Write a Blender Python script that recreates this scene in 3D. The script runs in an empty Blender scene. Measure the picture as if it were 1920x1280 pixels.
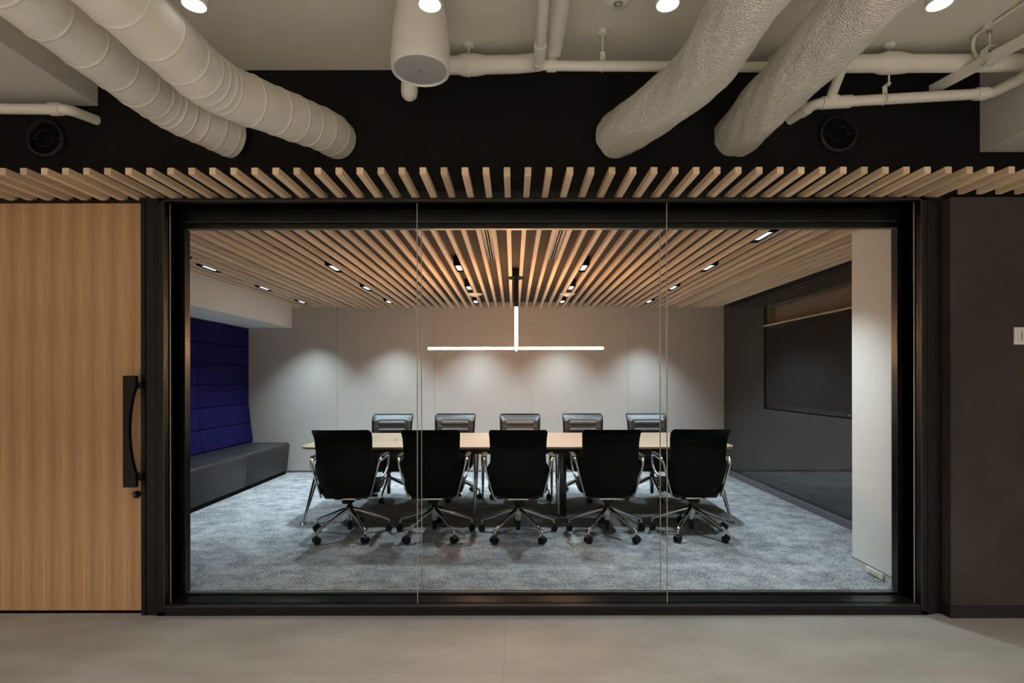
import bpy, bmesh, math, random
from mathutils import Vector, Matrix

random.seed(7)
S = bpy.context.scene
COL = S.collection
PI = math.pi

# ------------------------------------------------------------------ camera
cam_d = bpy.data.cameras.new('camera')
cam = bpy.data.objects.new('camera', cam_d)
COL.objects.link(cam)
cam.location = (0, 0, 1.35)
cam.rotation_euler = (PI / 2, 0.0015, 0)
cam_d.sensor_fit = 'HORIZONTAL'
cam_d.sensor_width = 36.0
cam_d.lens = 18.75                       # 1000 px in a 1920 px wide frame
cam_d.shift_x = -3 / 1920
cam_d.shift_y = 71 / 1920
cam_d.clip_start = 0.02
S.camera = cam

# ------------------------------------------------------------------ world, exposure
W = bpy.data.worlds.new('world')
S.world = W
W.use_nodes = True
W.node_tree.nodes['Background'].inputs[0].default_value = (0.9, 0.95, 1.0, 1)
W.node_tree.nodes['Background'].inputs[1].default_value = 0.02
S.view_settings.view_transform = 'Standard'
S.view_settings.look = 'None'
S.view_settings.gamma = 1.0
S.view_settings.use_curve_mapping = False
S.view_settings.exposure = 0.0
S.cycles.max_bounces = 10
S.cycles.diffuse_bounces = 5
S.cycles.glossy_bounces = 5
S.cycles.transparent_max_bounces = 24
S.cycles.sample_clamp_indirect = 4.0
S.cycles.caustics_reflective = False
S.cycles.caustics_refractive = False
S.cycles.use_denoising = True

# lamp strengths (the lamps themselves are in their fixtures' builders)
ROOM_LAMP = 190.0
ROOM_COL = (0.77, 0.92, 1.0)
LOBBY_LAMP = 38.0
LOBBY_BACK_FILL = 800.0  # added fill rows behind the viewer
LOBBY_MID_FILL = 135.0  # added fill row above the viewer, out of view
LOBBY_COL = (1.0, 0.965, 0.93)
LED_WARM = (1.0, 0.50, 0.235)
LED_STRENGTH = 120.0


# ------------------------------------------------------------------ materials
def new_mat(name):
    m = bpy.data.materials.new(name)
    m.use_nodes = True
    nt = m.node_tree
    return m, nt, nt.nodes['Principled BSDF']


def N(nt, kind, **kw):
    n = nt.nodes.new(kind)
    for k, v in kw.items():
        setattr(n, k, v)
    return n


def plain(name, col, rough=0.6, metal=0.0, spec=0.5, bump=0.0, bscale=60.0, var=0.0, vscale=3.0, coat=0.0):
    m, nt, b = new_mat(name)
    b.inputs['Base Color'].default_value = (*col, 1)
    b.inputs['Roughness'].default_value = rough
    b.inputs['Metallic'].default_value = metal
    b.inputs['Specular IOR Level'].default_value = spec
    b.inputs['Coat Weight'].default_value = coat
    tc = N(nt, 'ShaderNodeTexCoord')
    if var > 0:
        no = N(nt, 'ShaderNodeTexNoise')
        no.inputs['Scale'].default_value = vscale
        no.inputs['Detail'].default_value = 5
        nt.links.new(tc.outputs['Object'], no.inputs['Vector'])
        r = N(nt, 'ShaderNodeValToRGB')
        r.color_ramp.elements[0].position = 0.3
        r.color_ramp.elements[1].position = 0.7
        r.color_ramp.elements[0].color = (*[c * (1 - var) for c in col], 1)
        r.color_ramp.elements[1].color = (*[min(1, c * (1 + var)) for c in col], 1)
        nt.links.new(no.outputs['Fac'], r.inputs['Fac'])
        nt.links.new(r.outputs['Color'], b.inputs['Base Color'])
    if bump > 0:
        no = N(nt, 'ShaderNodeTexNoise')
        no.inputs['Scale'].default_value = bscale
        no.inputs['Detail'].default_value = 3
        nt.links.new(tc.outputs['Object'], no.inputs['Vector'])
        bp = N(nt, 'ShaderNodeBump')
        bp.inputs['Strength'].default_value = bump
        bp.inputs['Distance'].default_value = 0.01
        nt.links.new(no.outputs['Fac'], bp.inputs['Height'])
        nt.links.new(bp.outputs['Normal'], b.inputs['Normal'])
    return m


def wood(name, c0, c1, axis, rough=0.5, fine=70.0, jitter=0.25):
    """Straight-grained timber; axis = direction of the grain (0,1,2)."""
    m, nt, b = new_mat(name)
    b.inputs['Roughness'].default_value = rough
    b.inputs['Specular IOR Level'].default_value = 0.3
    tc = N(nt, 'ShaderNodeTexCoord')
    mp = N(nt, 'ShaderNodeMapping')
    sc = [fine, fine, fine]
    sc[axis] = 1.6
    mp.inputs['Scale'].default_value = sc
    oi = N(nt, 'ShaderNodeObjectInfo')
    ad = N(nt, 'ShaderNodeVectorMath', operation='ADD')
    ml = N(nt, 'ShaderNodeMath', operation='MULTIPLY')
    ml.inputs[1].default_value = 37.0
    nt.links.new(oi.outputs['Random'], ml.inputs[0])
    nt.links.new(tc.outputs['Object'], mp.inputs['Vector'])
    nt.links.new(mp.outputs['Vector'], ad.inputs[0])
    nt.links.new(ml.outputs[0], ad.inputs[1])
    no = N(nt, 'ShaderNodeTexNoise')
    no.inputs['Scale'].default_value = 1.0
    no.inputs['Detail'].default_value = 4
    nt.links.new(ad.outputs[0], no.inputs['Vector'])
    r = N(nt, 'ShaderNodeValToRGB')
    r.color_ramp.elements[0].position = 0.3
    r.color_ramp.elements[1].position = 0.72
    r.color_ramp.elements[0].color = (*c0, 1)
    r.color_ramp.elements[1].color = (*c1, 1)
    nt.links.new(no.outputs['Fac'], r.inputs['Fac'])
    hs = N(nt, 'ShaderNodeHueSaturation')
    mr = N(nt, 'ShaderNodeMapRange')
    mr.inputs['To Min'].default_value = 1 - jitter
    mr.inputs['To Max'].default_value = 1 + jitter * 0.4
    nt.links.new(oi.outputs['Random'], mr.inputs['Value'])
    nt.links.new(mr.outputs['Result'], hs.inputs['Value'])
    nt.links.new(r.outputs['Color'], hs.inputs['Color'])
    nt.links.new(hs.outputs['Color'], b.inputs['Base Color'])
    return m


def emit(name, col, strength):
    m, nt, b = new_mat(name)
    b.inputs['Base Color'].default_value = (0.8, 0.8, 0.8, 1)
    b.inputs['Emission Color'].default_value = (*col, 1)
    b.inputs['Emission Strength'].default_value = strength
    return m


def glass_mat():
    m, nt, b = new_mat('clear_glass')
    nt.nodes.remove(b)
    out = nt.nodes['Material Output']
    tr = N(nt, 'ShaderNodeBsdfTransparent')
    tr.inputs[0].default_value = (0.975, 0.985, 0.98, 1)
    gl = N(nt, 'ShaderNodeBsdfGlossy')
    gl.inputs['Roughness'].default_value = 0.0
    fr = N(nt, 'ShaderNodeFresnel')
    fr.inputs['IOR'].default_value = 1.045
    mx = N(nt, 'ShaderNodeMixShader')
    nt.links.new(fr.outputs[0], mx.inputs[0])
    nt.links.new(tr.outputs[0], mx.inputs[1])
    nt.links.new(gl.outputs[0], mx.inputs[2])
    nt.links.new(mx.outputs[0], out.inputs['Surface'])
    return m


def veneer_mat(pitch, x0):
    """Repeat-matched wood veneer: the same flitch again in each strip."""
    m, nt, b = new_mat('door_veneer')
    b.inputs['Roughness'].default_value = 0.42
    b.inputs['Specular IOR Level'].default_value = 0.35
    tc = N(nt, 'ShaderNodeTexCoord')
    sp = N(nt, 'ShaderNodeSeparateXYZ')
    nt.links.new(tc.outputs['Object'], sp.inputs[0])
    sub = N(nt, 'ShaderNodeMath', operation='SUBTRACT')
    sub.inputs[1].default_value = x0
    nt.links.new(sp.outputs['X'], sub.inputs[0])
    dv = N(nt, 'ShaderNodeMath', operation='DIVIDE')
    dv.inputs[1].default_value = pitch
    nt.links.new(sub.outputs[0], dv.inputs[0])
    fr = N(nt, 'ShaderNodeMath', operation='FRACT')
    nt.links.new(dv.outputs[0], fr.inputs[0])
    cb = N(nt, 'ShaderNodeCombineXYZ')
    nt.links.new(fr.outputs[0], cb.inputs['X'])
    zs = N(nt, 'ShaderNodeMath', operation='MULTIPLY')
    zs.inputs[1].default_value = 0.12
    nt.links.new(sp.outputs['Z'], zs.inputs[0])
    nt.links.new(zs.outputs[0], cb.inputs['Z'])
    no = N(nt, 'ShaderNodeTexNoise')
    no.inputs['Scale'].default_value = 16.0
    no.inputs['Detail'].default_value = 5
    no.inputs['Roughness'].default_value = 0.6
    nt.links.new(cb.outputs[0], no.inputs['Vector'])
    r = N(nt, 'ShaderNodeValToRGB')
    r.color_ramp.elements[0].position = 0.28
    r.color_ramp.elements[1].position = 0.72
    r.color_ramp.elements[0].color = (0.44, 0.232, 0.112, 1)
    r.color_ramp.elements[1].color = (0.62, 0.375, 0.20, 1)
    nt.links.new(no.outputs['Fac'], r.inputs['Fac'])
    # tone drifting across each strip of the flitch
    r2 = N(nt, 'ShaderNodeValToRGB')
    e = r2.color_ramp.elements
    e[0].position = 0.0
    e[0].color = (0.80, 0.80, 0.80, 1)
    e[1].position = 1.0
    e[1].color = (0.78, 0.78, 0.78, 1)
    e2 = e.new(0.55)
    e2.color = (1.08, 1.08, 1.08, 1)
    nt.links.new(fr.outputs[0], r2.inputs['Fac'])
    mu = N(nt, 'ShaderNodeMix', data_type='RGBA', blend_type='MULTIPLY')
    mu.inputs['Factor'].default_value = 1.0
    nt.links.new(r.outputs['Color'], mu.inputs['A'])
    nt.links.new(r2.outputs['Color'], mu.inputs['B'])
    nt.links.new(mu.outputs['Result'], b.inputs['Base Color'])
    return m


def carpet_mat():
    m, nt, b = new_mat('mottled_carpet')
    b.inputs['Roughness'].default_value = 0.95
    b.inputs['Specular IOR Level'].default_value = 0.1
    tc = N(nt, 'ShaderNodeTexCoord')
    mp = N(nt, 'ShaderNodeMapping')
    mp.inputs['Scale'].default_value = (1.0, 1.3, 1.0)
    nt.links.new(tc.outputs['Object'], mp.inputs['Vector'])
    n1 = N(nt, 'ShaderNodeTexNoise')
    n1.inputs['Scale'].default_value = 6.0
    n1.inputs['Detail'].default_value = 9
    n1.inputs['Roughness'].default_value = 0.74
    nt.links.new(mp.outputs['Vector'], n1.inputs['Vector'])
    n2 = N(nt, 'ShaderNodeTexNoise')
    n2.inputs['Scale'].default_value = 62.0
    n2.inputs['Detail'].default_value = 4
    n2.inputs['Roughness'].default_value = 0.8
    nt.links.new(mp.outputs['Vector'], n2.inputs['Vector'])
    mx = N(nt, 'ShaderNodeMix', data_type='FLOAT')
    mx.inputs['Factor'].default_value = 0.62
    nt.links.new(n1.outputs['Fac'], mx.inputs['A'])
    nt.links.new(n2.outputs['Fac'], mx.inputs['B'])
    r = N(nt, 'ShaderNodeValToRGB')
    r.color_ramp.elements[0].position = 0.42
    r.color_ramp.elements[1].position = 0.58
    r.color_ramp.elements[0].color = (0.095, 0.098, 0.115, 1)
    r.color_ramp.elements[1].color = (0.44, 0.45, 0.46, 1)
    nt.links.new(mx.outputs['Result'], r.inputs['Fac'])
    nt.links.new(r.outputs['Color'], b.inputs['Base Color'])
    bp = N(nt, 'ShaderNodeBump')
    bp.inputs['Strength'].default_value = 0.5
    bp.inputs['Distance'].default_value = 0.004
    nt.links.new(n2.outputs['Fac'], bp.inputs['Height'])
    nt.links.new(bp.outputs['Normal'], b.inputs['Normal'])
    return m


def tile_mat():
    m, nt, b = new_mat('stone_tile')
    b.inputs['Roughness'].default_value = 0.5
    b.inputs['Specular IOR Level'].default_value = 0.3
    tc = N(nt, 'ShaderNodeTexCoord')
    sp = N(nt, 'ShaderNodeSeparateXYZ')
    nt.links.new(tc.outputs['Object'], sp.inputs[0])
    mp = N(nt, 'ShaderNodeMapping')
    mp.inputs['Scale'].default_value = (1.0, 2.2, 1.0)
    mp.inputs['Rotation'].default_value = (0, 0, 0.25)
    nt.links.new(tc.outputs['Object'], mp.inputs['Vector'])
    no = N(nt, 'ShaderNodeTexNoise')
    no.inputs['Scale'].default_value = 2.3
    no.inputs['Detail'].default_value = 8
    no.inputs['Roughness'].default_value = 0.62
    nt.links.new(mp.outputs['Vector'], no.inputs['Vector'])
    r = N(nt, 'ShaderNodeValToRGB')
    r.color_ramp.elements[0].position = 0.3
    r.color_ramp.elements[1].position = 0.7
    r.color_ramp.elements[0].color = (0.255, 0.242, 0.215, 1)
    r.color_ramp.elements[1].color = (0.33, 0.322, 0.297, 1)
    nt.links.new(no.outputs['Fac'], r.inputs['Fac'])

    def seam(sock, off, pitch, w):
        a = N(nt, 'ShaderNodeMath', operation='SUBTRACT')
        a.inputs[1].default_value = off
        nt.links.new(sock, a.inputs[0])
        d = N(nt, 'ShaderNodeMath', operation='DIVIDE')
        d.inputs[1].default_value = pitch
        nt.links.new(a.outputs[0], d.inputs[0])
        f = N(nt, 'ShaderNodeMath', operation='FRACT')
        nt.links.new(d.outputs[0], f.inputs[0])
        s = N(nt, 'ShaderNodeMath', operation='SUBTRACT')
        s.inputs[1].default_value = 0.5
        nt.links.new(f.outputs[0], s.inputs[0])
        ab = N(nt, 'ShaderNodeMath', operation='ABSOLUTE')
        nt.links.new(s.outputs[0], ab.inputs[0])
        l = N(nt, 'ShaderNodeMath', operation='LESS_THAN')
        l.inputs[1].default_value = w / pitch
        nt.links.new(ab.outputs[0], l.inputs[0])
        return l.outputs[0]
    sx = seam(sp.outputs['X'], -0.05 - 0.48, 0.965, 0.0016)
    sy = seam(sp.outputs['Y'], 2.415 - 0.48, 0.965, 0.0016)
    mxm = N(nt, 'ShaderNodeMath', operation='MAXIMUM')
    nt.links.new(sx, mxm.inputs[0])
    nt.links.new(sy, mxm.inputs[1])
    mul = N(nt, 'ShaderNodeMath', operation='MULTIPLY')
    mul.inputs[1].default_value = 0.45
    nt.links.new(mxm.outputs[0], mul.inputs[0])
    mx = N(nt, 'ShaderNodeMix', data_type='RGBA')
    nt.links.new(mul.outputs[0], mx.inputs['Factor'])
    nt.links.new(r.outputs['Color'], mx.inputs['A'])
    mx.inputs['B'].default_value = (0.16, 0.13, 0.10, 1)
    nt.links.new(mx.outputs['Result'], b.inputs['Base Color'])
    return m


def mesh_wrap_mat():
    """Painted duct insulation held by hexagonal wire netting."""
    m, nt, b = new_mat('netted_insulation')
    b.inputs['Base Color'].default_value = (0.70, 0.66, 0.58, 1)
    b.inputs['Roughness'].default_value = 0.6
    tc = N(nt, 'ShaderNodeTexCoord')
    mp = N(nt, 'ShaderNodeMapping')
    mp.inputs['Scale'].default_value = (1.0, 1.5, 1.0)
    nt.links.new(tc.outputs['Object'], mp.inputs['Vector'])
    vo = N(nt, 'ShaderNodeTexVoronoi', feature='DISTANCE_TO_EDGE')
    vo.inputs['Scale'].default_value = 56
    vo.inputs['Randomness'].default_value = 0.55
    nt.links.new(mp.outputs['Vector'], vo.inputs['Vector'])
    r = N(nt, 'ShaderNodeValToRGB')
    r.color_ramp.elements[0].position = 0.0
    r.color_ramp.elements[1].position = 0.30
    r.color_ramp.elements[0].color = (0, 0, 0, 1)
    r.color_ramp.elements[1].color = (1, 1, 1, 1)
    nt.links.new(vo.outputs['Distance'], r.inputs['Fac'])
    no = N(nt, 'ShaderNodeTexNoise')
    no.inputs['Scale'].default_value = 22
    no.inputs['Detail'].default_value = 4
    nt.links.new(tc.outputs['Object'], no.inputs['Vector'])
    ad = N(nt, 'ShaderNodeMath', operation='MULTIPLY_ADD')
    ad.inputs[1].default_value = 1.6
    nt.links.new(no.outputs['Fac'], ad.inputs[0])
    nt.links.new(r.outputs['Color'], ad.inputs[2])
    bp = N(nt, 'ShaderNodeBump')
    bp.inputs['Strength'].default_value = 0.75
    bp.inputs['Distance'].default_value = 0.006
    nt.links.new(ad.outputs[0], bp.inputs['Height'])
    nt.links.new(bp.outputs['Normal'], b.inputs['Normal'])
    return m


M = dict(
    lobby_ceiling=plain('lobby_ceiling_paint', (0.66, 0.62, 0.53), 0.9, bump=0.05, bscale=90, var=0.03, vscale=2),
    lobby_wall=plain('lobby_wall_paint', (0.55, 0.50, 0.43), 0.9),
    soffit_lobby=plain('lobby_box_paint', (0.58, 0.54, 0.50), 0.9, bump=0.04, bscale=80),
    black_wall=plain('black_painted_wall', (0.0050, 0.0042, 0.0050), 0.7, spec=0.2, bump=0.06, bscale=120, var=0.12, vscale=1.5),
    plaster=plain('dark_troweled_plaster', (0.050, 0.040, 0.037), 0.7, spec=0.3, bump=0.25, bscale=14, var=0.22, vscale=3.2),
    plinth=plain('dark_plinth', (0.012, 0.0105, 0.011), 0.55),
    frame=plain('black_aluminium', (0.0078, 0.0066, 0.0074), 0.42, spec=0.32),
    frame_in=plain('black_glossy_liner', (0.003, 0.003, 0.0035), 0.3, spec=0.4),
    trim_line=plain('bright_edge_trim', (0.30, 0.29, 0.28), 0.3, metal=0.9),
    joint=plain('polished_glass_edge', (0.42, 0.43, 0.43), 0.5, spec=0.08),
    glass=glass_mat(),
    batten=wood('pale_timber', (0.73, 0.505, 0.325), (0.87, 0.655, 0.445), 1, fine=55),
    batten_in=wood('pale_timber_inside', (0.68, 0.52, 0.375), (0.82, 0.665, 0.51), 1, fine=55),
    deck=plain('dark_brown_ceiling_board', (0.075, 0.060, 0.048), 0.9),
    tile=tile_mat(),
    carpet=carpet_mat(),
    room_wall=plain('pale_grey_wall_cloth', (0.435, 0.42, 0.40), 0.9, bump=0.08, bscale=220),
    room_white=plain('white_wall_paint', (0.80, 0.785, 0.77), 0.85, bump=0.03, bscale=90),
    skirting=plain('grey_skirting', (0.11, 0.10, 0.12), 0.6),
    skirting_white=plain('pale_skirting', (0.58, 0.58, 0.57), 0.6),
    gloss_panel=plain('dark_glossy_panel', (0.034, 0.036, 0.036), 0.03, spec=0.5, coat=0.0),
    niche=plain('niche_lining', (0.20, 0.165, 0.13), 0.7),
    niche_edge=plain('niche_edge', (0.55, 0.45, 0.33), 0.5),
    tv=plain('screen_glass', (0.004, 0.0035, 0.004), 0.22, spec=0.25),
    tv_body=plain('screen_body', (0.007, 0.006, 0.006), 0.25),
    leather=plain('black_leather', (0.0015, 0.0017, 0.0022), 0.45, spec=0.06, bump=0.12, bscale=260),
    leather_front=plain('charcoal_leather', (0.022, 0.024, 0.026), 0.43, spec=0.5, bump=0.12, bscale=260),
    chrome=plain('polished_chrome', (0.72, 0.71, 0.70), 0.09, metal=1.0),
    black_plastic=plain('black_plastic', (0.006, 0.006, 0.0065), 0.42, spec=0.28),
    table_top=wood('maple_veneer', (0.275, 0.205, 0.148), (0.34, 0.262, 0.195), 0, rough=0.34, fine=22, jitter=0.0),
    table_edge=wood('maple_edge', (0.36, 0.20, 0.09), (0.45, 0.26, 0.12), 0, rough=0.45, fine=30, jitter=0.0),
    blue=plain('blue_upholstery', (0.012, 0.0095, 0.080), 0.9, spec=0.08, bump=0.2, bscale=300, var=0.12, vscale=5),
    bench=plain('grey_faux_leather', (0.023, 0.0215, 0.023), 0.40, spec=0.26, bump=0.1, bscale=260),
    duct=plain('painted_duct_wrap', (0.70, 0.66, 0.58), 0.6, bump=0.35, bscale=16, var=0.03, vscale=8),
    netted=mesh_wrap_mat(),
    pipe=plain('painted_pipe', (0.70, 0.66, 0.58), 0.5, bump=0.06, bscale=30),
    pipe_wrap=plain('painted_pipe_lagging', (0.70, 0.66, 0.58), 0.65, bump=0.5, bscale=24),
    white_metal=plain('white_enamel', (0.66, 0.63, 0.57), 0.45),
    grille=plain('speaker_grille', (0.40, 0.39, 0.385), 0.6, bump=0.5, bscale=700),
    white_plastic=plain('white_plastic', (0.74, 0.72, 0.68), 0.4),
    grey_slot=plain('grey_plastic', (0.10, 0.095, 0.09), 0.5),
    slot_metal=plain('grey_aluminium', (0.09, 0.085, 0.09), 0.4, metal=0.5),
    black_matte=plain('matte_black', (0.002, 0.002, 0.002), 0.8, spec=0.1),
    vent=plain('black_vent', (0.0065, 0.006, 0.0065), 0.4),
    led_cool=emit('cool_led', (0.82, 0.92, 1.0), 6.0),
    led_lens=emit('lobby_lens', (1.0, 0.97, 0.98), 3.0),
    led_warm=emit('warm_led', LED_WARM, LED_STRENGTH),
    red_led=emit('red_led', (1.0, 0.03, 0.05), 1.2),
    steel=plain('bare_steel', (0.35, 0.33, 0.30), 0.4, metal=0.8),
    blue_dot=plain('blue_mark', (0.05, 0.06, 0.25), 0.5),
)


# ------------------------------------------------------------------ mesh builder
class MB:
    def __init__(self):
        self.v, self.f, self.mi = [], [], []
        self.mats = []
        self.cur = 0

    def mat(self, m):
        if m not in self.mats:
            self.mats.append(m)
        self.cur = self.mats.index(m)
        return self

    def add(self, verts, faces):
        o = len(self.v)
        self.v += [tuple(p) for p in verts]
        self.f += [tuple(i + o for i in f) for f in faces]
        self.mi += [self.cur] * len(faces)
        return self

    def box(self, x0, x1, y0, y1, z0, z1):
        x0, x1 = sorted((x0, x1)); y0, y1 = sorted((y0, y1)); z0, z1 = sorted((z0, z1))
        v = [(x0, y0, z0), (x1, y0, z0), (x1, y1, z0), (x0, y1, z0), (x0, y0, z1), (x1, y0, z1), (x1, y1, z1), (x0, y1, z1)]
        f = [(0, 3, 2, 1), (4, 5, 6, 7), (0, 1, 5, 4), (1, 2, 6, 5), (2, 3, 7, 6), (3, 0, 4, 7)]
        return self.add(v, f)

    def rbox(self, x0, x1, y0, y1, z0, z1, r, seg=2):
        x0, x1 = sorted((x0, x1)); y0, y1 = sorted((y0, y1)); z0, z1 = sorted((z0, z1))
        bm = bmesh.new()
        bmesh.ops.create_cube(bm, size=1.0)
        for p in bm.verts:
            p.co = Vector(((x0 + x1) / 2 + p.co.x * (x1 - x0), (y0 + y1) / 2 + p.co.y * (y1 - y0), (z0 + z1) / 2 + p.co.z * (z1 - z0)))
        bmesh.ops.bevel(bm, geom=list(bm.edges), offset=r, segments=seg, profile=0.5, affect='EDGES')
        bm.verts.index_update()
        self.add([p.co[:] for p in bm.verts], [[q.index for q in fc.verts] for fc in bm.faces])
        bm.free()
        return self

    def rings(self, rings, cap0=True, cap1=True, closed=False):
        n = len(rings[0])
        v = [p for r in rings for p in r]
        f = []
        m = len(rings)
        for i in range(m if closed else m - 1):
            a, b = i * n, ((i + 1) % m) * n
            for j in range(n):
                k = (j + 1) % n
                f.append((a + j, a + k, b + k, b + j))
        if not closed:
            if cap0:
                f.append(tuple(reversed(range(n))))
            if cap1:
                f.append(tuple(range((m - 1) * n, m * n)))
        return self.add(v, f)

    def cyl(self, p0, p1, r0, r1=None, seg=20):
        return self.tube([p0, p1], [r0, r0 if r1 is None else r1], seg)

    def tube(self, path, rad, seg=16, sx=1.0, up=None, round_ends=False):
        path = [Vector(p) for p in path]
        if not isinstance(rad, (list, tuple)):
            rad = [rad] * len(path)
        rad = list(rad)
        if round_ends:
            def dome(p, d, r):
                return [(p + d * (r * math.sin(a)), r * math.cos(a)) for a in (0.5, 0.95, 1.3, 1.5)]
            d0 = (path[0] - path[1]).normalized()
            d1 = (path[-1] - path[-2]).normalized()
            a = dome(path[0], d0, rad[0])
            b = dome(path[-1], d1, rad[-1])
            path = [p for p, _ in reversed(a)] + path + [p for p, _ in b]
            rad = [r for _, r in reversed(a)] + rad + [r for _, r in b]
        rings = []
        t0 = (path[1] - path[0]).normalized()
        ref = Vector(up) if up else (Vector((0, 0, 1)) if abs(t0.z) < 0.9 else Vector((1, 0, 0)))
        n = (ref - t0 * ref.dot(t0)).normalized()
        for i, p in enumerate(path):
            if i == 0:
                t = t0
            elif i == len(path) - 1:
                t = (path[i] - path[i - 1]).normalized()
            else:
                t = ((path[i + 1] - path[i]).normalized() + (path[i] - path[i - 1]).normalized())
                t = t.normalized() if t.length > 1e-6 else (path[i + 1] - path[i]).normalized()
            n = (n - t * n.dot(t)).normalized()
            bvec = t.cross(n)
            rings.append([p + (n * math.cos(2 * PI * k / seg) + bvec * (sx * math.sin(2 * PI * k / seg))) * rad[i] for k in range(seg)])
        return self.rings(rings)

    def lathe(self, prof, c=(0, 0, 0), axis='Z', seg=32):
        """prof: list of (radius, height)."""
        rings = []
        for r, h in prof:
            ring = []
            for k in range(seg):
                a = 2 * PI * k / seg
                x, y = r * math.cos(a), r * math.sin(a)
                if axis == 'Z':
                    q = (c[0] + x, c[1] + y, c[2] + h)
                elif axis == 'Y':
                    q = (c[0] + x, c[1] + h, c[2] + y)
                else:
                    q = (c[0] + h, c[1] + x, c[2] + y)
                ring.append(q)
            rings.append(ring)
        return self.rings(rings)

    def torus(self, c, R, r, axis='Z', seg=36, sub=10):
        rings = []
        for k in range(seg):
            a = 2 * PI * k / seg
            ring = []
            for j in range(sub):
                b = 2 * PI * j / sub
                rr = R + r * math.cos(b)
                h = r * math.sin(b)
                x, y = rr * math.cos(a), rr * math.sin(a)
                q = (x, y, h) if axis == 'Z' else ((x, h, y) if axis == 'Y' else (h, x, y))
                ring.append((c[0] + q[0], c[1] + q[1], c[2] + q[2]))
            rings.append(ring)
        return self.rings(rings, closed=True)

    def prism(self, poly, lo, hi, axis='Z'):
        def P(a, b, h):
            return (a, b, h) if axis == 'Z' else ((a, h, b) if axis == 'Y' else (h, a, b))
        return self.rings([[P(a, b, lo) for a, b in poly], [P(a, b, hi) for a, b in poly]])

    def build(self, name, mat=None, parent=None, smooth=35, local=None):
        me = bpy.data.meshes.new(name)
        if parent is None and local is None:
            xs = [p[0] for p in self.v]; ys = [p[1] for p in self.v]; zs = [p[2] for p in self.v]
            local = ((min(xs) + max(xs)) / 2, (min(ys) + max(ys)) / 2, min(zs))
        o = local or (0, 0, 0)
        me.from_pydata([(p[0] - o[0], p[1] - o[1], p[2] - o[2]) for p in self.v], [], self.f)
        if mat is not None:
            me.materials.append(mat)
        else:
            for m_ in self.mats:
                me.materials.append(m_)
            me.polygons.foreach_set('material_index', self.mi)
        bm = bmesh.new()
        bm.from_mesh(me)
        bmesh.ops.recalc_face_normals(bm, faces=bm.faces)
        bm.to_mesh(me)
        bm.free()
        if smooth:
            me.polygons.foreach_set('use_smooth', [True] * len(me.polygons))
            me.set_sharp_from_angle(angle=math.radians(smooth))
        me.update()
        ob = bpy.data.objects.new(name, me)
        ob.location = o
        COL.objects.link(ob)
        if parent is not None:
            ob.parent = parent
        return ob


def tag(o, label=None, cat=None, group=None, kind=None):
    if label: o['label'] = label
    if cat: o['category'] = cat
    if group: o['group'] = group
    if kind: o['kind'] = kind
    return o


def thing(name, loc, label, cat, group=None, rz=0.0, kind=None):
    o = bpy.data.objects.new(name, None)
    o.empty_display_size = 0.1
    COL.objects.link(o)
    o.location = loc
    o.rotation_euler = (0, 0, rz)
    return tag(o, label, cat, group, kind)


def struct(name, mb, mat, label, cat, parent=None, smooth=35):
    o = mb.build(name, mat, parent, smooth)
    if parent is None:
        tag(o, label, cat, None, 'structure')
    return o


CH = {}


def attach(root, mb, name, mat, smooth=35, label=None):
    """A part given in world coordinates, parented to a thing that only has a location."""
    l = root.location
    p = root.parent
    while p:
        l = l + p.location
        p = p.parent
    mb.v = [(a - l[0], b - l[1], c - l[2]) for a, b, c in mb.v]
    o = mb.build(name, mat, root, smooth)
    if label:
        o['label'] = label
    return o


def copy_tree(o, parent=None):
    c = o.copy()
    COL.objects.link(c)
    if parent is not None:
        c.parent = parent
        c.matrix_parent_inverse = o.matrix_parent_inverse
    for ch in list(o.children):
        copy_tree(ch, c)
    return c


def round_path(pts, r, n=7):
    """Polyline with its inner corners rounded by radius r."""
    pts = [Vector(p) for p in pts]
    out = [pts[0]]
    for i in range(1, len(pts) - 1):
        a, b, c = pts[i - 1], pts[i], pts[i + 1]
        rr = r[i - 1] if isinstance(r, (list, tuple)) else r
        d = min(rr, (a - b).length * 0.48, (c - b).length * 0.48)
        p0 = b + (a - b).normalized() * d
        p1 = b + (c - b).normalized() * d
        for k in range(n + 1):
            t = k / n
            out.append(p0 * (1 - t) ** 2 + b * (2 * t * (1 - t)) + p1 * t * t)
    out.append(pts[-1])
    return out


def resample(path, step):
    path = [Vector(p) for p in path]
    out = [path[0]]
    for a, b in zip(path[:-1], path[1:]):
        L = (b - a).length
        n = max(1, int(L / step))
        for k in range(1, n + 1):
            out.append(a.lerp(b, k / n))
    return out


# ------------------------------------------------------------------ dimensions
YW = 3.06          # front of the glazed wall
YB = 7.76          # back wall of the meeting room
ZS = 2.39          # underside of the timber battens
ZC = 3.16          # lobby ceiling
FX0, FX1 = -1.998, 2.33      # clear opening of the glazed frame
P0, PITCH = 0.0213, 0.1065   # batten grid
BW, BH = 0.033, 0.034

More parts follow.
